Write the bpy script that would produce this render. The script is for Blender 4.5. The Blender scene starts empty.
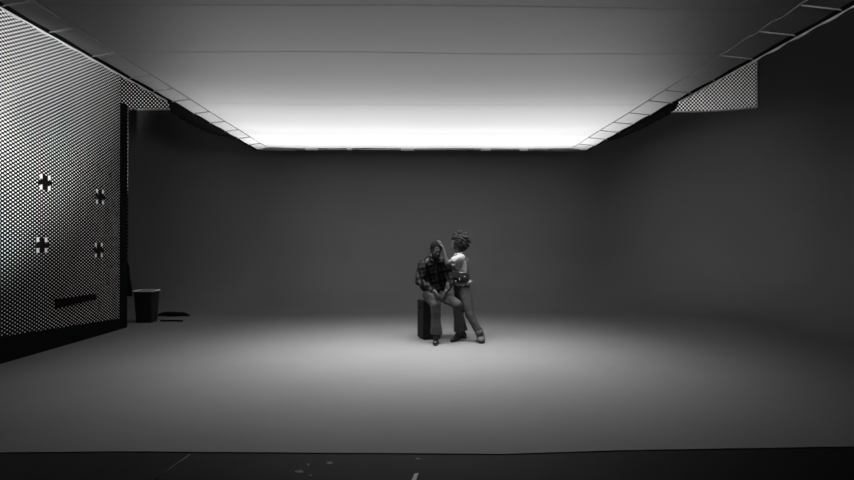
import bpy, bmesh, math, random
from mathutils import Vector, Matrix, noise

F = 569.0
HOR = 243.0
VPX = 420.0
CAMZ = 1.5
sc = bpy.context.scene
COL = sc.collection

def P(x, y, d):
    """a point seen at photo pixel (x, y), d metres down the studio"""
    return Vector(((x - VPX) / F * d, d, CAMZ - (y - HOR) / F * d))

# ------------------------------------------------------------------ camera
cam_data = bpy.data.cameras.new('camera')
cam = bpy.data.objects.new('camera', cam_data)
COL.objects.link(cam)
cam_data.sensor_width = 36.0
cam_data.lens = F * 36.0 / 854.0
cam_data.clip_start = 0.05
cam_data.clip_end = 200
cam.location = (0, 0, CAMZ)
cam.rotation_euler = Vector((7.0, F, 3.0)).to_track_quat('-Z', 'Y').to_euler()
sc.camera = cam

# ------------------------------------------------------------------ world and exposure
w = bpy.data.worlds.new('world')
sc.world = w
w.use_nodes = True
w.node_tree.nodes['Background'].inputs['Color'].default_value = (1, 1, 1, 1)
w.node_tree.nodes['Background'].inputs['Strength'].default_value = 0.0
sc.view_settings.view_transform = 'Standard'
sc.view_settings.look = 'None'
sc.view_settings.gamma = 1.0
sc.view_settings.use_curve_mapping = False
sc.view_settings.exposure = 0.0

# ------------------------------------------------------------------ lamps
def area(name, loc, aim, sx, sy, power, spread):
    l = bpy.data.lights.new(name, 'AREA')
    l.shape = 'RECTANGLE'; l.size = sx; l.size_y = sy
    l.energy = power; l.spread = math.radians(spread)
    o = bpy.data.objects.new(name, l); COL.objects.link(o)
    o.location = loc
    o.rotation_euler = (Vector(aim) - Vector(loc)).to_track_quat('-Z', 'Y').to_euler()
    return o
def spot(name, loc, aim, power, deg, blend, radius=0.1):
    l = bpy.data.lights.new(name, 'SPOT')
    l.energy = power; l.spot_size = math.radians(deg); l.spot_blend = blend
    l.shadow_soft_size = radius
    o = bpy.data.objects.new(name, l); COL.objects.link(o)
    o.location = loc
    o.rotation_euler = (Vector(aim) - Vector(loc)).to_track_quat('-Z', 'Y').to_euler()
    return o
# the banks of lamps hung just above the silk, brightest over its far end
for y0, y1, wm2, sp, wx in ((10.9, 12.1, 5.6, 80, 7.2), (10.0, 10.9, 5.1, 110, 7.2), (9.3, 10.0, 4.6, 130, 7.2), (8.6, 9.3, 3.4, 130, 7.2),
                            (7.9, 8.6, 2.2, 130, 7.0), (7.0, 7.9, 1.45, 135, 6.4), (6.0, 7.0, 1.02, 140, 5.4), (4.9, 6.0, 0.64, 140, 4.6), (3.2, 4.9, 0.34, 150, 3.6)):
    area('lamp_bank', (0.0, (y0 + y1) / 2, 4.35), (0.0, (y0 + y1) / 2, 3.5), wx, y1 - y0, wm2 * wx * (y1 - y0), sp)
# added area light under the silk, unseen, makes the floor pool round the people
area('added_key_area', (0.0, 7.9, 3.46), (0.0, 7.7, 0.0), 3.6, 1.6, 142, 108)
# added spots, no fixture: one low on the flecked flat, two behind the cyclorama
spot('added_flat_wash', (-1.6, 2.0, 0.3), (-1.6 - 5 * math.sin(math.radians(44)), 2.0 + 5 * math.cos(math.radians(44)), 0.3 + 2.25), 3200, 43, 0.55)
spot('added_gap_spot_right', (6.5, 14.4, 3.0), (6.9, 17.0, 6.0), 500, 100, 0.4)
# added fill behind the camera; added spots brighten both ends of the cyclorama
area('added_fill', (0.0, -2.2, 2.6), (0.0, 13.5, 3.6), 9.0, 1.2, 12, 50)
spot('added_spot_right', (1.0, -1.5, 2.6), (7.3, 12.8, 1.8), 1500, 25, 1.0, 0.5)
spot('added_spot_left', (1.0, -1.5, 2.6), (-6.2, 13.4, 2.6), 520, 20, 1.0, 0.4)
spot('added_gap_spot_left', (-8.2, 14.4, 3.0), (-8.6, 17.0, 5.8), 300, 100, 0.4)  # second added spot for the rear wall, hidden behind the cyclorama

# ------------------------------------------------------------------ materials
def mat(name, base=0.5, rough=0.7, spec=0.3, noise_amt=0.0, noise_scale=8.0, bump=0.0, bump_scale=60.0, metal=0.0, sheen=0.0):
    m = bpy.data.materials.new(name); m.use_nodes = True
    nt = m.node_tree; b = nt.nodes['Principled BSDF']
    c = base if isinstance(base, tuple) else (base, base, base)
    b.inputs['Base Color'].default_value = (*c, 1)
    b.inputs['Roughness'].default_value = rough
    b.inputs['Specular IOR Level'].default_value = spec
    b.inputs['Metallic'].default_value = metal
    if sheen: b.inputs['Sheen Weight'].default_value = sheen
    tc = nt.nodes.new('ShaderNodeTexCoord')
    if noise_amt:
        n = nt.nodes.new('ShaderNodeTexNoise'); n.inputs['Scale'].default_value = noise_scale
        n.inputs['Detail'].default_value = 5
        nt.links.new(tc.outputs['Object'], n.inputs['Vector'])
        r = nt.nodes.new('ShaderNodeValToRGB')
        r.color_ramp.elements[0].position = 0.3; r.color_ramp.elements[1].position = 0.7
        r.color_ramp.elements[0].color = (*[v * (1 - noise_amt) for v in c], 1)
        r.color_ramp.elements[1].color = (*[min(1, v * (1 + noise_amt)) for v in c], 1)
        nt.links.new(n.outputs['Fac'], r.inputs['Fac'])
        nt.links.new(r.outputs['Color'], b.inputs['Base Color'])
    if bump:
        n2 = nt.nodes.new('ShaderNodeTexNoise'); n2.inputs['Scale'].default_value = bump_scale
        n2.inputs['Detail'].default_value = 4
        nt.links.new(tc.outputs['Object'], n2.inputs['Vector'])
        bp = nt.nodes.new('ShaderNodeBump'); bp.inputs['Strength'].default_value = bump
        bp.inputs['Distance'].default_value = 0.01
        nt.links.new(n2.outputs['Fac'], bp.inputs['Height'])
        nt.links.new(bp.outputs['Normal'], b.inputs['Normal'])
    return m

M = {}
M['cyc'] = mat('painted_cyclorama', 0.18, 0.85, 0.12, 0.03, 1.2)
M['black_floor'] = mat('black_studio_floor', 0.007, 0.7, 0.12, 0.3, 3.0)
M['black'] = mat('black_cloth', 0.008, 0.95, 0.05, 0.2, 20)
M['black_paint'] = mat('black_paint', 0.005, 0.8, 0.08, 0.1, 10)
M['plastic'] = mat('black_plastic', 0.012, 0.5, 0.3, 0.1, 15)
M['white'] = mat('white_tape', 0.9, 0.7, 0.2, 0.02, 30)
M['grey_tape'] = mat('grey_tape', 0.45, 0.6, 0.3, 0.1, 30)
M['scuff'] = mat('scuff', 0.16, 0.8, 0.2, 0.4, 60)
M['tube'] = mat('dull_metal_tube', 0.10, 0.4, 0.5, 0.1, 20, metal=0.6)
M['skin_dark'] = mat('dark_skin', 0.026, 0.55, 0.35, 0.1, 30)
M['skin'] = mat('skin', 0.10, 0.55, 0.35, 0.08, 30)
M['hair'] = mat('black_hair', 0.004, 0.8, 0.1, 0.3, 60, bump=0.6, bump_scale=160)
M['curls'] = mat('curly_hair', 0.018, 0.5, 0.45, 0.5, 40)
M['tee'] = mat('white_cotton', 0.29, 0.85, 0.1, 0.04, 25, bump=0.3, bump_scale=30)
M['man_denim'] = mat('grey_trousers', 0.052, 0.9, 0.1, 0.15, 30, bump=0.4, bump_scale=25)
M['jeans'] = mat('dark_jeans', 0.038, 0.9, 0.1, 0.25, 18, bump=0.4, bump_scale=25)
M['shoe'] = mat('dark_leather', 0.010, 0.4, 0.5, 0.2, 30)
M['boot'] = mat('suede_boot', 0.075, 0.7, 0.2, 0.2, 30)
M['sole'] = mat('rubber_sole', 0.02, 0.7, 0.2, 0.1, 30)
M['leather'] = mat('black_bag_leather', 0.012, 0.35, 0.5, 0.2, 30)
M['eye'] = mat('eye_white', 0.07, 0.4, 0.5, 0.02, 30)
M['iris'] = mat('dark_iris', 0.01, 0.2, 0.5, 0.02, 30)
M['buckle'] = mat('bright_buckle', 0.7, 0.25, 0.5, 0.02, 30, metal=0.8)

def silk_material(name, tone, clear):
    m = bpy.data.materials.new(name); m.use_nodes = True
    nt = m.node_tree; nt.nodes.clear()
    out = nt.nodes.new('ShaderNodeOutputMaterial')
    tl = nt.nodes.new('ShaderNodeBsdfTranslucent'); df = nt.nodes.new('ShaderNodeBsdfDiffuse')
    tp = nt.nodes.new('ShaderNodeBsdfTransparent')
    tc = nt.nodes.new('ShaderNodeTexCoord'); n = nt.nodes.new('ShaderNodeTexNoise')
    mp = nt.nodes.new('ShaderNodeMapping'); mp.inputs['Scale'].default_value = (0.35, 1.0, 1.0)
    n.inputs['Scale'].default_value = 1.4; n.inputs['Detail'].default_value = 4
    r = nt.nodes.new('ShaderNodeValToRGB')
    r.color_ramp.elements[0].color = (tone * .93,) * 3 + (1,)
    r.color_ramp.elements[1].color = (tone,) * 3 + (1,)
    nt.links.new(tc.outputs['Object'], mp.inputs['Vector']); nt.links.new(mp.outputs['Vector'], n.inputs['Vector'])
    nt.links.new(n.outputs['Fac'], r.inputs['Fac'])
    nt.links.new(r.outputs['Color'], tl.inputs['Color'])
    df.inputs['Color'].default_value = (tone * .5,) * 3 + (1,)
    a = nt.nodes.new('ShaderNodeMixShader'); a.inputs['Fac'].default_value = 0.25
    nt.links.new(tl.outputs[0], a.inputs[1]); nt.links.new(df.outputs[0], a.inputs[2])
    b = nt.nodes.new('ShaderNodeMixShader'); b.inputs['Fac'].default_value = clear
    nt.links.new(a.outputs[0], b.inputs[1]); nt.links.new(tp.outputs[0], b.inputs[2])
    nt.links.new(b.outputs[0], out.inputs['Surface'])
    return m
M['silk'] = silk_material('white_silk', 0.85, 0.0)
M['silk_edge'] = silk_material('silk_edge_webbing', 0.85, 0.0)
M['seam'] = silk_material('silk_seam', 0.78, 0.0)

def speckle_material(name, cell, lo, hi, axis, f0, f1, blotch, plane):
    """black felt with white flecks imitating dither, denser on one side"""
    m = bpy.data.materials.new(name); m.use_nodes = True
    nt = m.node_tree; b = nt.nodes['Principled BSDF']
    b.inputs['Roughness'].default_value = 0.95; b.inputs['Specular IOR Level'].default_value = 0.05
    tc = nt.nodes.new('ShaderNodeTexCoord')
    mp = nt.nodes.new('ShaderNodeMapping'); mp.inputs['Scale'].default_value = tuple(1 / c for c in cell)
    nt.links.new(tc.outputs['Object'], mp.inputs['Vector'])
    # staggered dot lattice: cos(u) * cos(v)
    sp = nt.nodes.new('ShaderNodeSeparateXYZ'); nt.links.new(mp.outputs['Vector'], sp.inputs[0])
    cs = []
    for ch in plane:
        m2 = nt.nodes.new('ShaderNodeMath'); m2.operation = 'MULTIPLY'; m2.inputs[1].default_value = 2 * math.pi
        c2 = nt.nodes.new('ShaderNodeMath'); c2.operation = 'COSINE'
        nt.links.new(sp.outputs[ch], m2.inputs[0]); nt.links.new(m2.outputs[0], c2.inputs[0]); cs.append(c2)
    wn = nt.nodes.new('ShaderNodeMath'); wn.operation = 'MULTIPLY'
    nt.links.new(cs[0].outputs[0], wn.inputs[0]); nt.links.new(cs[1].outputs[0], wn.inputs[1])
    sep = nt.nodes.new('ShaderNodeSeparateXYZ'); nt.links.new(tc.outputs['Object'], sep.inputs[0])
    # fleck density follows the dither, from (axis) plus a blotchy noise
    n = nt.nodes.new('ShaderNodeTexNoise'); n.inputs['Scale'].default_value = 0.9; n.inputs['Detail'].default_value = 2
    nt.links.new(tc.outputs['Object'], n.inputs['Vector'])
    comb = None
    for ch, k in axis.items():
        mu = nt.nodes.new('ShaderNodeMath'); mu.operation = 'MULTIPLY'; mu.inputs[1].default_value = k
        nt.links.new(sep.outputs[ch], mu.inputs[0])
        if comb is None: comb = mu
        else:
            ad = nt.nodes.new('ShaderNodeMath'); ad.operation = 'ADD'
            nt.links.new(comb.outputs[0], ad.inputs[0]); nt.links.new(mu.outputs[0], ad.inputs[1]); comb = ad
    ad = nt.nodes.new('ShaderNodeMath'); ad.operation = 'MULTIPLY_ADD'
    nt.links.new(n.outputs['Fac'], ad.inputs[0]); ad.inputs[1].default_value = blotch
    nt.links.new(comb.outputs[0], ad.inputs[2])
    mr = nt.nodes.new('ShaderNodeMapRange'); mr.inputs['From Min'].default_value = f0; mr.inputs['From Max'].default_value = f1
    mr.inputs['To Min'].default_value = lo; mr.inputs['To Max'].default_value = hi
    nt.links.new(ad.outputs[0], mr.inputs['Value'])
    lt = nt.nodes.new('ShaderNodeMath'); lt.operation = 'GREATER_THAN'
    nt.links.new(wn.outputs[0], lt.inputs[0]); nt.links.new(mr.outputs['Result'], lt.inputs[1])
    mx = nt.nodes.new('ShaderNodeMix'); mx.data_type = 'RGBA'
    nt.links.new(lt.outputs[0], mx.inputs['Factor'])
    mx.inputs['A'].default_value = (0.006, 0.006, 0.006, 1); mx.inputs['B'].default_value = (0.9, 0.9, 0.9, 1)
    nt.links.new(mx.outputs['Result'], b.inputs['Base Color'])
    return m

# ------------------------------------------------------------------ mesh helpers
def link(name, bm, m, parent=None, smooth=False, loc=None):
    me = bpy.data.meshes.new(name); bm.normal_update(); bm.to_mesh(me); bm.free()
    if smooth:
        for p in me.polygons: p.use_smooth = True
    o = bpy.data.objects.new(name, me); COL.objects.link(o)
    if m: me.materials.append(m)
    if parent is not None:
        o.parent = parent
        if parent.location.length > 0:
            o.matrix_parent_inverse = Matrix.Translation(-parent.location) if not parent.parent else Matrix()
    return o
def box(bm, lo, hi, bevel=0.0):
    lo, hi = Vector(lo), Vector(hi); c = (lo + hi) / 2; s = hi - lo
    r = bmesh.ops.create_cube(bm, size=1, matrix=Matrix.Translation(c) @ Matrix.Diagonal((*s, 1)))
    if bevel:
        es = list({e for v in r['verts'] for e in v.link_edges})
        bmesh.ops.bevel(bm, geom=es, offset=bevel, segments=2, affect='EDGES')
def prism(bm, poly, h0, h1, mtx=Matrix()):
    b = [bm.verts.new(mtx @ Vector((x, y, h0))) for x, y in poly]
    t = [bm.verts.new(mtx @ Vector((x, y, h1))) for x, y in poly]
    bm.faces.new(b[::-1]); bm.faces.new(t); n = len(b)
    for i in range(n): bm.faces.new((b[i], b[(i + 1) % n], t[(i + 1) % n], t[i]))
def tube(bm, pts, r, seg=8, closed_ends=True):
    pts = [Vector(p) for p in pts]; rings = []
    rr = r if isinstance(r, (list, tuple)) else [r] * len(pts)
    ref = None
    for i, p in enumerate(pts):
        t = (pts[min(i + 1, len(pts) - 1)] - pts[max(i - 1, 0)]).normalized()
        if ref is None:
            ref = Vector((0, 0, 1)) if abs(t.z) < 0.9 else Vector((1, 0, 0))
        u = (ref - t * ref.dot(t)).normalized(); v = t.cross(u); ref = u
        rings.append([bm.verts.new(p + (u * math.cos(a) + v * math.sin(a)) * rr[i])
                      for a in [2 * math.pi * k / seg for k in range(seg)]])
    for a, b in zip(rings, rings[1:]):
        for k in range(seg): bm.faces.new((a[k], a[(k + 1) % seg], b[(k + 1) % seg], b[k]))
    if closed_ends:
        bm.faces.new(rings[0][::-1]); bm.faces.new(rings[-1])
def empty(name, loc, label, cat, group=None):
    o = bpy.data.objects.new(name, None); COL.objects.link(o); o.location = loc
    o.empty_display_size = 0.1
    o['label'] = label; o['category'] = cat
    if group: o['group'] = group
    return o
def tag(o, label, cat, group=None):
    o['label'] = label; o['category'] = cat
    if group: o['group'] = group
    return o
def struct(o, label=None):
    o['kind'] = 'structure'
    if label: o['label'] = label
    return o
NB = bmesh.new

# ------------------------------------------------------------------ studio shell
bm = NB(); box(bm, (-10, -3, -0.2), (12, 17, -0.008)); struct(link('floor', bm, M['black_floor']), 'black scuffed studio floor in the foreground')
bm = NB(); box(bm, (-10, -3.2, -0.2), (12, -3.0, 9)); struct(link('wall_front', bm, M['black_paint']))
bm = NB(); box(bm, (12, -3.2, -0.2), (12.2, 17.2, 9)); struct(link('wall_right', bm, M['black_paint']))
bm = NB(); box(bm, (-10.2, -3.2, -0.2), (-10, 17.2, 9)); struct(link('wall_left', bm, M['black_paint']))
bm = NB(); box(bm, (-10.2, -3.2, 9), (12.2, 17.2, 9.2)); struct(link('ceiling', bm, M['black_paint']))
M['speckle_back'] = speckle_material('flecked_felt_rear', (0.11, 0.11, 0.11), 0.45, 0.05, {'X': 0.2}, 1.2, 1.8, 0.25, 'XZ')
bm = NB(); box(bm, (-10, 17, -0.2), (12, 17.2, 9)); struct(link('wall_back', bm, M['speckle_back']), 'white flecked black rear wall above the cyclorama')

# cyclorama: swept back and right side with a generous cove, floor edge by the camera
BACK, XL, XR, RC, RCOR = 13.5, -6.88, 8.0, 1.5, 2.6
H_BACK, H_SIDE = 4.63, 6.4
def cyc_profile(h):
    """(distance from the wall line, height) from floor to the top"""
    out = []
    for k in range(13):
        a = math.pi / 2 * k / 12
        out.append((RC - RC * math.sin(a), RC - RC * math.cos(a)))
    for k in range(1, 7): out.append((0.0, RC + (h - RC) * k / 6))
    return out
bm = NB()
# plan path of wall line with inward normal; back from left to the corner, then the side towards the camera
path = []
for k in range(13):
    x = XL + (XR - RCOR - XL) * k / 12; path.append((Vector((x, BACK)), Vector((0, -1))))
for k in range(1, 13):
    a = math.pi / 2 * k / 12
    c = Vector((XR - RCOR, BACK - RCOR)); n = Vector((math.sin(a), math.cos(a)))
    path.append((c + n * RCOR, -n))
for k in range(1, 13):
    y = (BACK - RCOR) + (2.0 - (BACK - RCOR)) * k / 12; path.append((Vector((XR, y)), Vector((-1, 0))))
rings = []
STEP = 12 + 7
for i, (p, n) in enumerate(path):
    rings.append([bm.verts.new((p.x + n.x * d, p.y + n.y * d, z)) for d, z in cyc_profile(H_BACK - 0.14 * max(0, min(1, (i - 12) / 7)))])
for a, b in zip(rings, rings[1:]):
    for k in range(len(a) - 1): bm.faces.new((a[k], b[k], b[k + 1], a[k + 1]))
cw = struct(link('wall_cyclorama', bm, M['cyc'], smooth=True), 'grey curved cyclorama wall behind the people')
bm = NB(); up = [(bm.verts.new((p.x, p.y, H_BACK - 0.14)), bm.verts.new((p.x, p.y, H_SIDE))) for p, n in path[STEP:]]
for a, b in zip(up, up[1:]): bm.faces.new((a[0], b[0], b[1], a[1]))
struct(link('wall_side', bm, M['cyc'], smooth=True), 'taller right-hand sweep of the grey cyclorama')
# cyc floor sheet: front edge slightly bowed
fe = [(-10.0, 4.15), (-5.0, 4.10), (-2.17, 4.135), (-1.0, 4.10), (0.0, 4.07), (0.6, 4.05), (1.4, 4.11), (3.2, 4.17), (XR - 0.05, 4.18)]
poly = list(fe) + [(XR - 0.05, BACK - 0.05), (-6.88, BACK - 0.05), (-6.88, 10.5), (-10.0, 10.5)]
bm = NB(); prism(bm, poly, -0.008, -0.001); struct(link('floor_cyclorama', bm, M['cyc']), 'grey painted cyclorama floor the people stand on')
# white capping on the back wall's top, both ends, and on the step up to the side wall
bm = NB(); box(bm, (XL, BACK - 0.01, H_BACK), (-5.6, BACK + 0.05, H_BACK + 0.035)); struct(link('trim_1', bm, M['white']), 'thin white capping on the wall top, left end')
bm = NB(); tube(bm, [(path[i][0].x, path[i][0].y - 0.01, H_BACK - 0.14 * max(0, i - 12) / 7 + 0.012) for i in range(11, STEP + 1)], 0.016, 6)
struct(link('trim_2', bm, M['white']), 'thin white capping on the wall top, right end')
pt = path[STEP][0]
bm = NB(); tube(bm, [(pt.x - 0.02, pt.y - 0.03, H_BACK - 0.13), (pt.x - 0.02, pt.y - 0.03, H_SIDE)], 0.016, 6); struct(link('trim_3', bm, M['white']), 'thin white upright where the side wall steps up')
# black return at the cyc's left end with a flared foot
bm = NB()
prof = [(-9.3, 0.0), (-6.2, 0.0), (-6.45, 0.25), (-6.72, 0.7), (-6.84, 1.1), (-6.90, 1.6), (-6.90, 4.6), (-9.3, 4.6)]
prism(bm, prof, -13.38, -12.9, Matrix.Rotation(math.radians(90), 4, 'X'))
struct(link('trim_4', bm, M['black']), 'black return at the left end of the cyclorama')
ob = bpy.data.objects['trim_4']

# ------------------------------------------------------------------ flecked flat on the left
M['speckle'] = speckle_material('flecked_felt', (1.0, 0.092, 0.050), 0.60, 0.0, {'Y': -0.20, 'Z': 0.30}, -1.0, -0.35, 0.2, 'YZ')
FX = -5.22
flat = empty('stage_flat', (FX, 8.0, 0), 'tall black flat with dense white flecks at left', 'stage flat')
def sidequad(bm, pts, x0, x1):
    a = [bm.verts.new((x0, y, z)) for y, z in pts]; b = [bm.verts.new((x1, y, z)) for y, z in pts]
    n = len(pts); bm.faces.new(a); bm.faces.new(b[::-1])
    for i in range(n): bm.faces.new((a[i], b[i], b[(i + 1) % n], a[(i + 1) % n]))
    bmesh.ops.recalc_face_normals(bm, faces=bm.faces[:])
bm = NB(); sidequad(bm, [(5.5, 0.42), (9.96, 0.19), (9.96, 6.4), (5.5, 6.4)], FX, FX - 0.05)
link('panel', bm, M['speckle'], flat)
bm = NB(); sidequad(bm, [(5.5, 0.0), (9.96, 0.0), (9.96, 0.188), (5.5, 0.418)], FX + 0.02, FX - 0.06)
link('kick_board', bm, M['black_paint'], flat)
bm = NB(); sidequad(bm, [(9.97, 0.0), (10.20, 0.0), (10.20, 3.95), (9.97, 3.95)], FX + 0.01, FX - 0.10)
link('edge_post', bm, M['black_paint'], flat)
bm = NB(); sidequad(bm, [(8.2, 0.57), (9.2, 0.59), (9.2, 0.68), (8.2, 0.70)], FX + 0.03, FX + 0.001)
link('rail', bm, M['black_paint'], flat)
for i, (x, y, lab) in enumerate([(48, 183, 'dark cross mark on the flecked flat, upper row, nearer the frame edge'),
                   (102, 197, 'dark cross mark on the flecked flat, upper row, nearer the bin'),
                   (45, 245, 'dark cross mark on the flecked flat, lower row, nearer the frame edge'),
                   (101, 250, 'dark cross mark on the flecked flat, lower row, nearer the bin')]):
    d = (FX) * F / (x - VPX); z = CAMZ - (y - HOR) / F * d
    t = empty('tracking_mark', (FX, d, z), lab, 'cross mark', 'cross marks on the flecked flat')
    k = d / 8.0
    bm = NB(); box(bm, (FX + 0.003, d - 0.05, z - 0.10 * k), (FX + 0.006, d + 0.05, z + 0.10 * k))
    box(bm, (FX + 0.003, d - 0.14, z - 0.028 * k), (FX + 0.0065, d + 0.14, z + 0.028 * k)); link('dark_tape', bm, M['black_paint'], t)
    for sy in (-1, 1):
        for sz in (-1, 1):
            y_, z_ = d + sy * 0.085, z + sz * 0.075 * k
            bm = NB(); box(bm, (FX + 0.0005, y_ - 0.026, z_ - 0.03), (FX + 0.0028, y_ + 0.026, z_ + 0.03)); link('white_tape', bm, M['white'], t)

# ------------------------------------------------------------------ overhead silk
SH, SI, SOL, SOR, SN, SF = 3.54, 3.25, -3.52, 3.62, 3.2, 12.25
silk = empty('overhead_silk', (0, 8, SH), 'large white diffusion silk glowing overhead above the people', 'light diffuser')
random.seed(4)
bm = NB(); NX, NY = 60, 90
def sag(x, y):
    u = min(1, (SI - abs(x)) / 0.6); v = min(1, (SF - y) / 0.6)
    return -0.02 * max(0, u) * max(0, v) - 0.012 * math.sin((y - SN) * 2.2) * max(0, u) + 0.010 * noise.noise(Vector((x * 0.8, y * 0.6, 1))) + 0.012 * math.sin(x * 9 + y * 14) * max(0, min(1, (x - 1.6) / 1.5)) * max(0, min(1, (6.8 - y) / 1.5))
grid = [[bm.verts.new((x, y, SH + sag(x, y))) for x in [-SI + 2 * SI * i / NX for i in range(NX + 1)]]
        for y in [SN + (SF - 0.06 - SN) * j / NY for j in range(NY + 1)]]
for j in range(NY):
    for i in range(NX): bm.faces.new((grid[j][i], grid[j][i + 1], grid[j + 1][i + 1], grid[j + 1][i]))
link('silk_cloth', bm, M['silk'], silk, smooth=True)
for yy, wd in ((4.84, 0.025), (6.02, 0.03), (8.30, 0.02)):
    bm = NB(); n = 40
    a = [];
    for i in range(n + 1):
        x = -SI + 2 * SI * i / n; y = yy + 0.02 * math.sin(x * 1.1 + yy)
        z = SH + sag(x, y) - 0.006
        a.append((bm.verts.new((x, y - wd / 2, z)), bm.verts.new((x, y + wd / 2, z))))
    for p, q in zip(a, a[1:]): bm.faces.new((p[0], q[0], q[1], p[1]))
    link('seam', bm, M['seam'], silk)
# border webbing either side and along the far end
for sx, xo in ((-1, SOL), (1, SOR)):
    bm = NB(); n = 60; a = []
    for i in range(n + 1):
        y = SN + (SF - SN) * i / n
        a.append((bm.verts.new((sx * SI, y, SH + sag(sx * SI, y) - 0.004)),
                  bm.verts.new((xo, y, SH - 0.03 + 0.006 * math.sin(y * 7)))))
    for p, q in zip(a, a[1:]): bm.faces.new((p[0], q[0], q[1], p[1]))
    link('border_strip', bm, M['silk_edge'], silk, smooth=True)
    bm = NB(); tube(bm, [(sx * SI, SN + (SF - SN) * i / 40, SH + sag(sx * SI, SN + (SF - SN) * i / 40) - 0.008) for i in range(41)], 0.007, 6)
    link('edge_hem', bm, M['grey_tape'], silk, smooth=True)
    bm = NB(); tube(bm, [(xo, SN, SH - 0.03), (xo, SF, SH - 0.03)], 0.023, 12)
    link('frame_tube', bm, M['black_paint'], silk, smooth=True)
    # pale cord laced along the outside of the tube
    bm = NB(); tube(bm, [(xo + sx * 0.028, 4.7 + 4.9 * i / 60, SH - 0.045 + 0.008 * math.sin(i * 1.3)) for i in range(61)], 0.017, 6)
    link('cord', bm, M['white'], silk, smooth=True)
    # cross ties
    for y in (4.3, 4.8, 5.4, 6.1, 6.9, 7.5, 8.05, 8.8, 9.5, 10.2, 10.9, 11.6):
        bm = NB(); tube(bm, [(sx * SI, y, SH - 0.014), (xo, y + 0.02, SH - 0.045)], 0.008, 6)
        link('tie', bm, M['grey_tape'], silk, smooth=True)
    # rolled black skirt hanging at the far half
    ys = [7.95, 8.1, 8.4, 8.7, 9.3, 9.9, 10.4, 10.9]
    dr = [0.03, 0.13, 0.16, 0.17, 0.16, 0.12, 0.06, 0.02]
    if sx > 0: dr = [0.02, 0.10, 0.12, 0.12, 0.12, 0.10, 0.07, 0.02]
    bm = NB(); pa = []
    for i in range(49):
        t = i / 48 * (len(ys) - 1); k = min(int(t), len(ys) - 2); f = t - k
        y = ys[k] * (1 - f) + ys[k + 1] * f; d = dr[k] * (1 - f) + dr[k + 1] * f
        w_ = 0.012 * math.sin(y * 23)
        pa.append([bm.verts.new((xo + w_ * q, y, SH - 0.05 - d * q)) for q in (0, .5, 1)])
    for p, q in zip(pa, pa[1:]):
        for k in range(2): bm.faces.new((p[k], q[k], q[k + 1], p[k + 1]))
    s = link('black_skirt', bm, M['black'], silk, smooth=True); s.modifiers.new('thick', 'SOLIDIFY').thickness = 0.015
bm = NB(); box(bm, (SOL, SF - 0.06, SH - 0.035), (SOR, SF + 0.0, SH - 0.029)); link('border_strip', bm, M['silk_edge'], silk)
bm = NB(); tube(bm, [(SOL, SF, SH - 0.02), (SOR, SF, SH - 0.02)], 0.022, 12); link('frame_tube', bm, M['tube'], silk, smooth=True)
def farx(px): return (px - VPX) / F * SF
for x0, x1, mm in ((280, 290, 'white'), (306, 318, 'white'), (347, 352, 'white'), (352, 359, 'black'), (401, 414, 'white'), (466, 474, 'black'),
                   (481, 491, 'white'), (514, 519, 'black'), (520, 528, 'white'), (534, 541, 'tube'), (555, 561, 'black'), (561, 567, 'white'),
                   (296, 300, 'tube'), (326, 330, 'tube'), (447, 452, 'tube')):
    bm = NB(); tube(bm, [(farx(x0), SF - 0.002, SH - 0.022), (farx(x1), SF - 0.002, SH - 0.022)], 0.028, 12)
    link('clamp', bm, M['black' if mm == 'black' else mm], silk, smooth=True)
for x in (-3.0, 3.1):
    bm = NB(); box(bm, (x - .35, SF - 0.05, SH - 0.06), (x + .35, SF - 0.03, SH + 0.0), 0.004); link('corner_plate', bm, M['tube'], silk)

# ------------------------------------------------------------------ bin
bx, by = (148.5 - VPX) / F * 10.9, 10.9
binn = empty('waste_bin', (bx, by, 0), 'black tapered waste bin with a bright rim by the left flat', 'bin')
def rrect(wx, wy, r, n=5):
    pts = []
    for cx, cy, a0 in ((wx - r, wy - r, 0), (-wx + r, wy - r, 90), (-wx + r, -wy + r, 180), (wx - r, -wy + r, 270)):
        for k in range(n + 1):
            a = math.radians(a0 + 90 * k / n); pts.append((cx + r * math.cos(a), cy + r * math.sin(a)))
    return pts
bm = NB(); prev = None
for s, z in ((0.0, 0.012), (0.78, 0.0), (0.82, 0.02), (1.0, 0.57), (1.03, 0.575), (1.03, 0.60), (0.97, 0.60), (0.955, 0.56), (0.78, 0.03), (0.0, 0.03)):
    s = max(s, 0.02)
    ring = [bm.verts.new((bx + x * s, by + y * s, z)) for x, y in rrect(0.185, 0.16, 0.045)]
    if prev:
        n = len(ring)
        for k in range(n): bm.faces.new((prev[k], prev[(k + 1) % n], ring[(k + 1) % n], ring[k]))
    prev = ring
link('body', bm, M['plastic'], binn, smooth=False)
bm = NB(); tube(bm, [(bx + x * 1.035, by + y * 1.035, 0.595) for x, y in rrect(0.185, 0.16, 0.045) + rrect(0.185, 0.16, 0.045)[:1]], 0.011, 6)
link('rim', bm, M['white'], binn)  # white colour stands in for light caught on the rim

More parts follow.
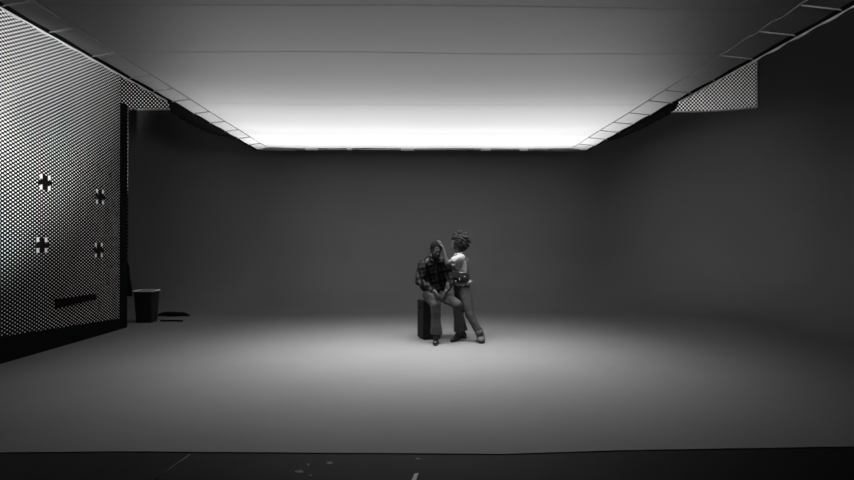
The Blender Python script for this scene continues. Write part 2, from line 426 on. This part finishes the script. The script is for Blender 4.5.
# folded black cloth on the floor by the bin
bm = NB(); n = 26; rows = []
for i in range(n + 1):
    u = i / n; x = -5.42 + 0.68 * u; hw = 0.13 * math.sin(math.pi * min(1, max(0, u * 0.96 + 0.02))) ** 0.5
    hh = 0.085 * (math.sin(math.pi * u) ** 0.4 if 0 < u < 1 else 0) * (1 - 0.25 * u) + 0.008
    cy = 11.85 - 0.10 * u + 0.03 * math.sin(u * 9)
    ring = []
    for k in range(12):
        a = 2 * math.pi * k / 12
        wob = 1 + 0.18 * noise.noise(Vector((u * 6, math.cos(a) * 2, math.sin(a) * 2)))
        ring.append(bm.verts.new((x, cy + hw * math.cos(a) * wob, max(0.001, hh * 0.5 + hh * 0.55 * math.sin(a) * wob))))
    rows.append(ring)
for a, b in zip(rows, rows[1:]):
    for k in range(12): bm.faces.new((a[k], a[(k + 1) % 12], b[(k + 1) % 12], b[k]))
bm.faces.new(rows[0][::-1]); bm.faces.new(rows[-1])
tag(link('folded_cloth', bm, M['black'], smooth=True), 'black cloth roll lying on the floor right of the bin', 'cloth')
bm = NB(); tube(bm, [(-4.97, 10.97, 0.016), (-4.85, 10.93, 0.016), (-4.7, 10.95, 0.016), (-4.52, 10.90, 0.016)], 0.016, 8)
tag(link('cable', bm, M['black_paint'], smooth=True), 'short black cable running right from the foot of the bin', 'cable')

# ------------------------------------------------------------------ marks on the studio floor
def fl(x, y): d = F * (CAMZ + 0.008) / (y - HOR); return Vector(((x - VPX) / F * d, d, -0.008))
def patch(name, cx, cy, rx, ry, label, m='scuff', seed=0):
    bm = NB(); n = 14; vs = []; vt = []
    c = fl(cx, cy); e = fl(cx + rx, cy) - c; g = fl(cx, cy - ry) - c
    for k in range(n):
        a = 2 * math.pi * k / n; q = 1 + 0.45 * noise.noise(Vector((math.cos(a) * 1.7 + seed, math.sin(a) * 1.7, seed)))
        p = c + e * math.cos(a) * q + g * math.sin(a) * q
        vs.append(bm.verts.new(p)); vt.append(bm.verts.new(p + Vector((0, 0, 0.0015))))
    bm.faces.new(vs[::-1]); bm.faces.new(vt)
    for k in range(n): bm.faces.new((vs[k], vs[(k + 1) % n], vt[(k + 1) % n], vt[k]))
    return tag(link(name, bm, M[m]), label, 'floor mark', 'scuff marks on the black floor' if m == 'scuff' else None)
patch('scuff_mark', 300, 470.5, 4.5, 1.2, 'large pale scuff on the black floor, lowest of the scuffs', seed=1)
patch('scuff_mark', 330, 462, 3.5, 1.2, 'pale scuff on the black floor just under the cyclorama edge, left of centre', seed=2)
patch('scuff_mark', 311, 474.5, 2.2, 0.8, 'small pale scuff on the black floor right below the large one', seed=3)
patch('scuff_mark', 309, 463.5, 1.6, 0.8, 'tiny pale scuff directly above the large scuff', seed=4)
patch('scuff_mark', 418, 458.5, 3.0, 0.6, 'faint scuff on the black floor just above the tape strip', seed=5)
bm = NB(); a, b, c_, d_ = fl(411.5, 479.9), fl(416.0, 479.9), fl(418.5, 472.5), fl(414.5, 473.5)
for z in (0.0005,):
    lo = [bm.verts.new(p + Vector((0, 0, 0))) for p in (a, b, c_, d_)]; hi = [bm.verts.new(p + Vector((0, 0, 0.002))) for p in (a, b, c_, d_)]
    bm.faces.new(lo[::-1]); bm.faces.new(hi)
    for k in range(4): bm.faces.new((lo[k], lo[(k + 1) % 4], hi[(k + 1) % 4], hi[k]))
tag(link('tape_strip', bm, M['grey_tape']), 'short pale tape strip on the black floor at bottom centre', 'tape')
bm = NB(); tube(bm, [fl(155, 479) + Vector((0, 0, .002)), fl(172, 467) + Vector((0, 0, .002)), fl(180, 461) + Vector((0, 0, .002)), fl(192, 453) + Vector((0, 0, .002))], 0.0035, 6)
tag(link('floor_scratch', bm, M['scuff'], smooth=True), 'long thin pale scratch across the black floor at left', 'floor mark')
#PEOPLE
# ------------------------------------------------------------------ people: shapes fused into one skin by a voxel remesh
def icos(bm, c, r, sub=2, rot=None):
    r = Vector(r) if not isinstance(r, (int, float)) else Vector((r, r, r))
    mt = Matrix.Translation(c) @ (rot if rot else Matrix()) @ Matrix.Diagonal((*r, 1))
    bmesh.ops.create_icosphere(bm, subdivisions=sub, radius=1, matrix=mt)
def cone(bm, p, rp, q, rq, flat=None, seg=14):
    """tapered limb with round ends; flat = (axis, factor) squashes the section along an axis"""
    p, q = Vector(p), Vector(q)
    t = (q - p).normalized(); ref = Vector((0, 0, 1)) if abs(t.z) < .9 else Vector((0, 1, 0))
    u = (ref - t * ref.dot(t)).normalized(); v = t.cross(u)
    rings = []; L = (q - p).length
    stations = [(-rp * math.cos(a), rp * math.sin(a)) for a in (0.35, 0.8, 1.2)] + [(L * k / 4, rp + (rq - rp) * k / 4) for k in range(5)] \
        + [(L + rq * math.cos(a), rq * math.sin(a)) for a in (1.2, 0.8, 0.35)]
    for s, r in stations:
        ring = []
        for k in range(seg):
            a = 2 * math.pi * k / seg; o = (u * math.cos(a) + v * math.sin(a)) * r
            if flat:
                ax = Vector(flat[0]).normalized(); o -= ax * o.dot(ax) * (1 - flat[1])
            ring.append(bm.verts.new(p + t * s + o))
        rings.append(ring)
    for a, b in zip(rings, rings[1:]):
        for k in range(seg): bm.faces.new((a[k], a[(k + 1) % seg], b[(k + 1) % seg], b[k]))
    bm.faces.new(rings[0][::-1]); bm.faces.new(rings[-1])
def chain(bm, pts, flat=None):
    for (p, rp), (q, rq) in zip(pts, pts[1:]): cone(bm, p, rp, q, rq, flat)
def fuse(name, bm, m, parent, voxel=0.012, smooth=2, wrinkle=0.0, wscale=12.0, stretch=(1, 1, 1), cut=None):
    bmesh.ops.recalc_face_normals(bm, faces=bm.faces[:])
    me = bpy.data.meshes.new('raw'); bm.to_mesh(me); bm.free()
    t = bpy.data.objects.new('raw', me); COL.objects.link(t)
    md = t.modifiers.new('r', 'REMESH'); md.mode = 'VOXEL'; md.voxel_size = voxel
    if smooth:
        ms = t.modifiers.new('s', 'SMOOTH'); ms.factor = 0.6; ms.iterations = smooth
    dg = bpy.context.evaluated_depsgraph_get(); dg.update()
    out = bpy.data.meshes.new_from_object(t.evaluated_get(dg))
    bpy.data.objects.remove(t)
    if wrinkle:
        for v in out.vertices:
            c = Vector((v.co.x * stretch[0], v.co.y * stretch[1], v.co.z * stretch[2])) * wscale
            n = noise.noise(c) + 0.5 * noise.noise(c * 2.3)
            v.co += v.normal * n * wrinkle
    if cut:
        b2 = bmesh.new(); b2.from_mesh(out)
        for co, no in cut:
            bmesh.ops.bisect_plane(b2, geom=b2.verts[:] + b2.edges[:] + b2.faces[:], plane_co=co, plane_no=no, clear_outer=True)
            bmesh.ops.holes_fill(b2, edges=[e for e in b2.edges if e.is_boundary])
        b2.to_mesh(out); b2.free()
    out.name = name; out.materials.clear(); out.materials.append(m)
    for p in out.polygons: p.use_smooth = True
    o = bpy.data.objects.new(name, out); COL.objects.link(o); o.parent = parent
    o.matrix_parent_inverse = Matrix.Translation(-parent.location)
    return o
def frame(fwd, up):
    f = Vector(fwd).normalized(); u = Vector(up); u = (u - f * u.dot(f)).normalized(); r = f.cross(u)
    return f, u, r
def head(bm, c, fwd, up, s=1.0):
    """adult head about c (mid skull): returns its frame"""
    f, u, r = frame(fwd, up)
    rot = Matrix((r, f, u)).transposed().to_4x4()
    def L(x, y, z): return c + (r * x + f * y + u * z) * s
    icos(bm, L(0, -0.012, 0.030), (0.076 * s, 0.095 * s, 0.090 * s), 3, rot)       # skull
    icos(bm, L(0, 0.022, -0.022), (0.062 * s, 0.070 * s, 0.080 * s), 3, rot)       # face
    icos(bm, L(0, 0.045, -0.082), (0.040 * s, 0.042 * s, 0.034 * s), 2, rot)       # jaw, chin
    icos(bm, L(0, 0.066, -0.100), (0.019 * s, 0.018 * s, 0.016 * s), 2, rot)
    icos(bm, L(0, 0.078, 0.030), (0.045 * s, 0.016 * s, 0.011 * s), 2, rot)        # brow
    cone(bm, L(0, 0.088, 0.012), 0.010 * s, L(0, 0.108, -0.028), 0.015 * s)        # nose
    for k in (-1, 1):
        icos(bm, L(k * 0.013, 0.096, -0.030), 0.010 * s, 1)
        icos(bm, L(k * 0.042, 0.060, -0.018), (0.020 * s, 0.020 * s, 0.022 * s), 2, rot)  # cheek
        icos(bm, L(k * 0.078, -0.006, -0.006), (0.010 * s, 0.019 * s, 0.031 * s), 2, rot)  # ear
    icos(bm, L(0, 0.090, -0.060), (0.025 * s, 0.012 * s, 0.007 * s), 2, rot)       # lips
    icos(bm, L(0, 0.088, -0.071), (0.022 * s, 0.012 * s, 0.008 * s), 2, rot)
    return L, rot
def hand(bm, wrist, fwd, palm_n, side, curl=0.5, s=1.0, spread=0.06):
    """palm, four unequal bent fingers and a side thumb. palm_n points out of the palm; side=+1 thumb on r side"""
    f, n, r = frame(fwd, palm_n)
    W = Vector(wrist)
    def L(x, y, z): return W + (r * x * side + f * y + n * z) * s
    cone(bm, L(0.0, -0.015, 0), 0.023 * s, L(0.0, 0.03, 0), 0.026 * s, (n, 0.75))
    for k, x in enumerate((0.033, 0.011, -0.011, -0.032)):
        cone(bm, L(x * .6, 0.015, 0), 0.015 * s, L(x, 0.078, 0), 0.0105 * s, (n, 0.9))
        ln = (0.070, 0.080, 0.074, 0.058)[k]
        p = Vector((x, 0.080, 0)); ang = 0.15
        for j, q in enumerate((0.45, 0.30, 0.25)):
            ang += curl * (0.75, 0.9, 0.6)[j]
            d = Vector((x * spread * 8, math.cos(ang), math.sin(ang))).normalized()
            e = p + d * ln * q
            cone(bm, L(*p), (0.0088 - j * .0006) * s, L(*e), (0.0082 - j * .0006) * s); p = e
    a = Vector((0.030, 0.012, 0.006)); b = Vector((0.052, 0.045, 0.018)); c = Vector((0.054, 0.075, 0.030)); d = Vector((0.046, 0.098, 0.040))
    cone(bm, L(0.014, 0.0, 0.0), 0.018 * s, L(*a), 0.016 * s)
    cone(bm, L(*a), 0.014 * s, L(*b), 0.0115 * s); cone(bm, L(*b), 0.011 * s, L(*c), 0.010 * s); cone(bm, L(*c), 0.010 * s, L(*d), 0.008 * s)
def shoe(name, ankle, heel, toe, m, parent, hgt=0.10, wid=0.046, top=None, lace=True):
    """laced shoe: heel and toe are sole points on the ground"""
    heel, toe = Vector(heel), Vector(toe); f = (toe - heel).normalized(); L = (toe - heel).length
    up = Vector((0, 0, 1)); up = (up - f * up.dot(f)).normalized(); r = f.cross(up)
    bm = bmesh.new()
    def Q(t, x, z): return heel + f * (L * t) + r * x + up * z
    cone(bm, Q(.14, 0, .045), wid * .80, Q(.55, 0, .040), wid * .92, (up, .85))
    cone(bm, Q(.55, 0, .038), wid * .95, Q(.84, 0.004, .034), wid * .84, (up, .72))
    cone(bm, Q(.15, 0, .05), wid * .78, ankle, wid * .95)
    cone(bm, Q(.5, 0, .045), wid * .7, Q(.26, 0, .085), wid * .80)
    o = fuse(name, bm, m, parent, 0.009, 2)
    bm = bmesh.new(); pl = []
    for k in range(20):
        a = 2 * math.pi * k / 20; t = .5 + .51 * math.cos(a); wv = wid * (1.02 if t > .5 else .86) * math.sin(a) * (1.0 if abs(math.cos(a)) < .8 else 1.1)
        pl.append((t, wv))
    lo = [bm.verts.new(Q(t, x, 0.002)) for t, x in pl]; hi = [bm.verts.new(Q(t, x, 0.022)) for t, x in pl]
    bm.faces.new(lo[::-1]); bm.faces.new(hi)
    for k in range(20): bm.faces.new((lo[k], lo[(k + 1) % 20], hi[(k + 1) % 20], hi[k]))
    bmesh.ops.recalc_face_normals(bm, faces=bm.faces[:])
    sl = link('sole', bm, M['sole'], o)
    return o
def kid(o, parent):
    o.parent = parent; o.matrix_parent_inverse = Matrix.Translation(-parent.location) if not parent.parent else Matrix(); return o

# plaid flannel
def plaid():
    m = mat('plaid_flannel', 0.03, 0.95, 0.05, 0.0, 1, bump=0.3, bump_scale=30)
    nt = m.node_tree; b = nt.nodes['Principled BSDF']
    tc = nt.nodes.new('ShaderNodeTexCoord'); outs = []
    for rot, sc_, off in (((0, 0, 0), 7.0, 0.0), ((0, math.radians(90), 0), 7.0, 0.6), ((0, 0, 0), 14.0, 1.5), ((0, math.radians(90), 0), 14.0, 1.1)):
        mp = nt.nodes.new('ShaderNodeMapping'); mp.inputs['Rotation'].default_value = (rot[0], rot[1] + 0.25, rot[2])
        nt.links.new(tc.outputs['Object'], mp.inputs['Vector'])
        wv = nt.nodes.new('ShaderNodeTexWave'); wv.inputs['Scale'].default_value = sc_ / 3; wv.inputs['Distortion'].default_value = 0.6
        wv.inputs['Phase Offset'].default_value = off
        nt.links.new(mp.outputs['Vector'], wv.inputs['Vector']); outs.append(wv.outputs['Fac'])
    cur = outs[0]
    for o_ in outs[1:]:
        ad = nt.nodes.new('ShaderNodeMath'); ad.operation = 'ADD'; nt.links.new(cur, ad.inputs[0]); nt.links.new(o_, ad.inputs[1]); cur = ad.outputs[0]
    r = nt.nodes.new('ShaderNodeValToRGB'); r.color_ramp.elements[0].position = 0.42; r.color_ramp.elements[0].color = (.004, .004, .004, 1)
    r.color_ramp.elements[1].position = 0.75; r.color_ramp.elements[1].color = (.030, .030, .030, 1)
    dv = nt.nodes.new('ShaderNodeMath'); dv.operation = 'MULTIPLY'; dv.inputs[1].default_value = 0.25; nt.links.new(cur, dv.inputs[0])
    nt.links.new(dv.outputs[0], r.inputs['Fac']); nt.links.new(r.outputs['Color'], b.inputs['Base Color'])
    return m
M['plaid'] = plaid()

# ---- the black box he sits on
A = P(423.2, 0, 8.80); A.z = 0
a_ = math.radians(18)
ux, uy = Vector((math.cos(a_), math.sin(a_), 0)), Vector((-math.sin(a_), math.cos(a_), 0))
seat = empty('posing_box', A + ux * .15 + uy * .15, 'tall black plywood box the seated man sits on', 'box')
mtx = Matrix((ux, uy, Vector((0, 0, 1)))).transposed().to_4x4(); mtx.translation = A
bm = NB(); box(bm, (0, 0, 0.012), (0.29, 0.30, 0.60), 0.006); bm.transform(mtx); link('body', bm, mat('black_painted_box', 0.008, 0.6, 0.2, 0.15, 12), seat)
bm = NB(); box(bm, (0.02, 0.02, 0.0), (0.27, 0.28, 0.014)); bm.transform(mtx); link('base_plate', bm, M['plastic'], seat)
bm = NB(); box(bm, (-0.002, 0.10, 0.47), (0.001, 0.20, 0.50)); bm.transform(mtx); link('hand_slot', bm, M['black'], seat)

# ---- the seated man
man = empty('person', (0.25, 8.75, 0), 'seated person in dark plaid shirt and grey trousers, hands hanging between the knees', 'person')
hipc = P(433, 0, 8.98); hipc.z = 0.70
chest = P(432, 265, 8.86); neck = P(434.5, 258, 8.80); hc = P(436, 250.2, 8.69)
shR, shL = P(422.3, 264.6, 8.80), P(446.0, 263.8, 8.86)
elR, elL = P(418.8, 281, 8.72), P(451.0, 281.5, 8.72)
wrR, wrL = P(435.0, 292.0, 8.42), P(446.0, 291.5, 8.42)
hR, hL = P(428.0, 294.0, 8.95), P(440.0, 294.0, 8.98); hR.z = hL.z = 0.685
kR, kL = P(435.5, 304, 8.44), P(457, 304.5, 8.56)
aR, aL = P(436.3, 333, 8.50), P(459.5, 331.5, 8.76)
aR.z = 0.11; aL.z = 0.11
bm = NB()
chain(bm, [(hipc, .13), (P(433, 280, 8.97), .125), (chest, .135), (P(433.5, 261, 8.84), .11)], ((0, 1, 0), .8))
chain(bm, [(shR + Vector((.02, 0, 0)), .055), (neck, .06), (shL - Vector((.02, 0, 0)), .055)])
cone(bm, neck, .058, hc + Vector((0, 0.0, -0.06)), .052)
Lm, rotm = head(bm, hc, (0.28, -1, -0.42), (0.05, -0.30, 1), 1.0)
for sh, el, wr in ((shR, elR, wrR), (shL, elL, wrL)):
    chain(bm, [(sh, .052), (el, .042), (wr, .027)])
hand(bm, wrR, P(438.5, 301.0, 8.34) - wrR, (0.6, 0.75, -0.1), -1, 0.40)
hand(bm, wrL, P(444.5, 301.0, 8.40) - wrL, (-0.6, 0.75, -0.1), 1, 0.40)
for h, k, a in ((hR, kR, aR), (hL, kL, aL)):
    chain(bm, [(h, .085), (k, .056), (a, .038)])
skin_man = fuse('body', bm, M['skin_dark'], man, 0.005, 2)
# shirt
bm = NB()
chain(bm, [(P(433, 289.5, 8.96), .150), (P(433, 280, 8.95), .150), (chest, .155), (P(433.5, 262, 8.84), .125)], ((0, 1, 0), .85))
chain(bm, [(shR, .066), (neck + Vector((0, .02, -.035)), .076), (shL, .066)])
cone(bm, P(424.5, 266, 8.88), .085, P(426.0, 286, 8.97), .100)
cone(bm, P(442.5, 266, 8.90), .085, P(443.5, 285, 8.97), .100)
for sh, el, wr in ((shR, elR, wrR), (shL, elL, wrL)):
    chain(bm, [(sh, .074), (sh.lerp(el, .5), .070), (el, .064), (el.lerp(wr, .86), .042)])
shirt = fuse('shirt', bm, M['plaid'], man, 0.010, 2, 0.012, 14, (1, 1, .8))
bm = NB(); fwd = Vector((0.28, -1, 0)).normalized(); rt = Vector((1, .28, 0)).normalized()
for k in (-1, 1):
    tube(bm, [neck + Vector((0, .07, .015)) , neck + rt * (k * .07) + Vector((0, .03, 0.012)), neck + rt * (k * .075) + fwd * .05 + Vector((0, 0, -.02)),
              neck + rt * (k * .030) + fwd * .135 + Vector((0, 0, -.065))], [.018, .020, .020, .012], 8)
kid(link('collar', bm, M['plaid'], None, smooth=True), shirt)
bm = NB(); zz = [(436.0, 264, 8.66), (436.6, 270, 8.645), (437.2, 277, 8.66), (437.6, 284, 8.70)]
tube(bm, [P(*q) for q in zz], 0.008, 6); kid(link('placket', bm, M['plaid'], None, smooth=True), shirt)
# trousers, flared at the hem
bm = NB()
chain(bm, [(hipc + Vector((0, 0, .05)), .128), (hipc - Vector((0, 0, .0)), .125)], ((0, 1, 0), .85))
for h, k, a in ((hR, kR, aR), (hL, kL, aL)):
    hem = a + Vector((0, 0, .055))
    chain(bm, [(h, .092), (h.lerp(k, .5), .086), (k, .074), (k.lerp(hem, .45), .068), (hem, .094)])
trous = fuse('trousers', bm, M['man_denim'], man, 0.010, 2, 0.010, 12, (1, 1, .6), cut=[(Vector((0, 0, 0.135)), (0, 0, -1))])
# hair cap and beard
bm = NB(); f, u, r = frame((0.28, -1, -0.42), (0.05, -0.30, 1))
icos(bm, Lm(0, -0.022, 0.048), (0.084, 0.094, 0.086), 3, rotm)
for k in (-1, 1): icos(bm, Lm(k * 0.062, -0.03, 0.01), (0.022, 0.045, 0.045), 2, rotm)
hair = fuse('hair', bm, M['hair'], man, 0.006, 1, 0.006, 70)
bm = NB(); icos(bm, Lm(0, 0.062, -0.094), (0.042, 0.036, 0.028), 2, rotm)
for k in (-1, 1): cone(bm, Lm(k * 0.040, 0.045, -0.080), .018, Lm(k * 0.064, 0.005, -0.03), .014)
fuse('beard', bm, M['hair'], man, 0.006, 1, 0.004, 80)
for k in (-1, 1):
    bm = NB(); icos(bm, Lm(k * 0.030, 0.074, 0.006), (0.013, 0.013, 0.010), 2, rotm)
    e = kid(link('eye', bm, M['eye'], None, smooth=True), man)
    bm = NB(); icos(bm, Lm(k * 0.030, 0.085, 0.005), (0.006, 0.004, 0.006), 2, rotm); kid(link('pupil', bm, M['iris'], None, smooth=True), e)
    e = bm = None
def gp(x, y):
    d = F * CAMZ / (y - HOR); v = P(x, y, d); v.z = 0.0; return v
shoe('shoe', aR, gp(436.6, 340.5), gp(435.2, 346.0), M['shoe'], man)
shoe('shoe', aL, Vector((0.60, 8.83, 0)), Vector((0.475, 8.60, 0)), M['shoe'], man)

# ---- the standing woman
wom = empty('person', (0.78, 8.9, 0), 'standing person with curly hair in white t-shirt, touching the seated head', 'person')
pel = P(461.5, 287, 8.92); wst = P(460.5, 275, 8.93); cht = P(459.0, 263.5, 8.93); nk = P(458.5, 253, 8.93); hw = P(457.5, 243.5, 8.93)
sL, sR = P(461.5, 258, 8.79), P(457.0, 257.5, 9.08)
eL, eR = P(446.8, 262.8, 8.68), P(449.5, 268.0, 9.10)
wL, wR = P(442.6, 247.5, 8.66), P(444.0, 259.5, 8.98)
hpL, hpR = P(464.0, 291, 8.86), P(461.0, 291, 9.00)
knL, knR = P(469.5, 314, 8.68), P(459.5, 314, 8.98)
anL, anR = P(479.2, 332.5, 8.58), P(463.5, 333, 8.98)
fw = Vector((-1, -0.05, 0))
bm = NB()
chain(bm, [(pel, .115), (wst, .090), (cht, .105), (P(459, 258, 8.93), .085)])
chain(bm, [(sL, .042), (nk + Vector((.0, 0, -.04)), .05), (sR, .042)])
cone(bm, nk + Vector((0, 0, -.03)), .046, hw + Vector((0, 0, -.05)), .042)
Lw, rotw = head(bm, hw, (-1, -0.05, -0.35), (-0.3, 0, 1), 0.93)
chain(bm, [(sL, .044), (eL, .035), (wL, .024)]); chain(bm, [(sR, .044), (eR, .035), (wR, .024)])
hand(bm, wL, P(440.6, 241.2, 8.66) - wL, (-0.75, 0.1, -0.5), 1, 0.45, .92)
hand(bm, wR, (-0.9, -0.35, -0.25), (0, -.2, -1), -1, 0.25, .92)
for h, k, a in ((hpL, knL, anL), (hpR, knR, anR)): chain(bm, [(h, .088), (k, .052), (a, .034)])
fuse('body', bm, M['skin'], wom, 0.005, 2)
bm = NB()
chain(bm, [(P(461.2, 279, 8.92), .112), (wst, .108), (cht + Vector((0, 0, 0)), .122), (P(459.3, 259, 8.93), .098)])
icos(bm, P(454.8, 265.5, 8.93), (.055, .11, .065), 2)
chain(bm, [(sL, .062), (nk + Vector((.01, 0, -.055)), .064), (sR, .062)])
cone(bm, sL, .064, sL.lerp(eL, .52), .060); cone(bm, sR, .064, sR.lerp(eR, .6), .058)
tee = fuse('t_shirt', bm, M['tee'], wom, 0.010, 2, 0.009, 13, (1, 1, 1.4))
bm = NB(); tube(bm, [nk + Vector((.055 * math.cos(q), .058 * math.sin(q), -.008 + .012 * math.cos(q))) for q in [2 * math.pi * k / 20 for k in range(21)]], 0.009, 6)
kid(link('neckband', bm, M['white'], None, smooth=True), tee)
bm = NB()
chain(bm, [(P(461.4, 281, 8.92), .118), (pel, .132)])
for h, k, a, rh in ((hpL, knL, anL, .062), (hpR, knR, anR, .076)):
    hem = k.lerp(a, .86)
    chain(bm, [(h, .108), (h.lerp(k, .5), .092), (k, .066), (k.lerp(hem, .5), .062), (hem, rh)])
fuse('jeans', bm, M['jeans'], wom, 0.010, 2, 0.009, 13, (1, 1, .6), cut=[(Vector((0, 0, 0.125)), (0, 0, -1))])
# curls
random.seed(11); bm = NB(); cc = P(460.8, 240.8, 8.95)
icos(bm, cc + Vector((0.015, 0, .0)), (.108, .105, .118), 2)
for i in range(330):
    z = random.uniform(-1, 1); t = random.uniform(0, 2 * math.pi); q = math.sqrt(1 - z * z)
    d = Vector((q * math.cos(t), q * math.sin(t), z))
    if d.x < -0.80 and -0.6 < d.z < 0.20: continue      # open over the face
    p0 = cc + Vector((d.x * .108, d.y * .106, d.z * .112)); L_ = random.uniform(.040, .062)
    uu = d.orthogonal().normalized(); vv = d.cross(uu); ph = random.uniform(0, 6.3); rr = random.uniform(.010, .017)
    dirn = (d + Vector((0, 0, -0.35))).normalized()
    tube(bm, [p0 + dirn * (L_ * k / 10) + (uu * math.cos(ph + k * 1.15) + vv * math.sin(ph + k * 1.15)) * rr for k in range(11)], [0.0065] * 10 + [0.003], 4)
kid(link('hair', bm, M['curls'], None, smooth=True), wom)
for k in (-1, 1):
    bm = NB(); icos(bm, Lw(k * 0.030, 0.074, 0.006), (0.012, 0.012, 0.009), 2, rotw)
    e = kid(link('eye', bm, M['eye'], None, smooth=True), wom)
    bm = NB(); icos(bm, Lw(k * 0.030, 0.085, 0.005), (0.006, 0.004, 0.006), 2, rotw); kid(link('pupil', bm, M['iris'], None, smooth=True), e)
# back boot, up on its toe; front shoe flat
shoe('boot', anL, gp(480.0, 341.0) + Vector((0, 0.11, 0.10)), gp(481.8, 343.8), M['boot'], wom, wid=.068)
shoe('shoe', anR, Vector((0.735, 8.96, 0)), Vector((0.52, 8.93, 0)), M['shoe'], wom, wid=.042)
# waist bag with its strap, and the shirt tied round her hips
bag = empty('crossbody_bag', P(457, 278, 8.74), 'black leather bag with bright buckles worn at the standing woman\'s hip', 'bag')
bm = NB(); c = P(460.5, 276.8, 8.755)
rotb = Matrix.Rotation(math.radians(8), 4, 'Y')
r_ = bmesh.ops.create_cube(bm, size=1, matrix=Matrix.Translation(c) @ rotb @ Matrix.Diagonal((.27, .07, .150, 1)))
bmesh.ops.bevel(bm, geom=bm.edges[:], offset=.022, segments=3, affect='EDGES')
kid(link('pouch', bm, M['leather'], None, smooth=True), bag)
bm = NB(); r_ = bmesh.ops.create_cube(bm, size=1, matrix=Matrix.Translation(c + Vector((0, -.038, .022))) @ rotb @ Matrix.Diagonal((.255, .012, .085, 1)))
bmesh.ops.bevel(bm, geom=bm.edges[:], offset=.005, segments=2, affect='EDGES'); kid(link('flap', bm, M['leather'], None), bag)
for x, y in ((455.5, 281), (459.2, 278.2), (459.7, 280), (464.6, 276.5)):
    q = P(x, y, 8.70); bm = NB(); box(bm, q - Vector((.012, .010, .009)), q + Vector((.012, .004, .009)), .003); kid(link('buckle', bm, M['buckle'], None), bag)
bm = NB()
tube(bm, [P(468.0, 274.5, 8.79), P(468.4, 268, 8.84), P(468.2, 262, 8.88), P(466.8, 257.5, 8.92), P(463, 254.6, 8.96), P(459, 255.2, 9.06), P(454, 259, 9.13)], .010, 6)
kid(link('strap', bm, M['leather'], None, smooth=True), bag)
bm = NB()
chain(bm, [(P(456.5, 283.4, 8.82), .040), (P(462, 284.2, 8.80), .050), (P(467, 283.6, 8.82), .048), (P(470.8, 281.5, 8.90), .034)], ((0, 0, 1), .75))
tied = fuse('tied_shirt', bm, mat('pale_knit', 0.20, 0.9, 0.1, 0.2, 25), wom, 0.009, 1, 0.012, 22)
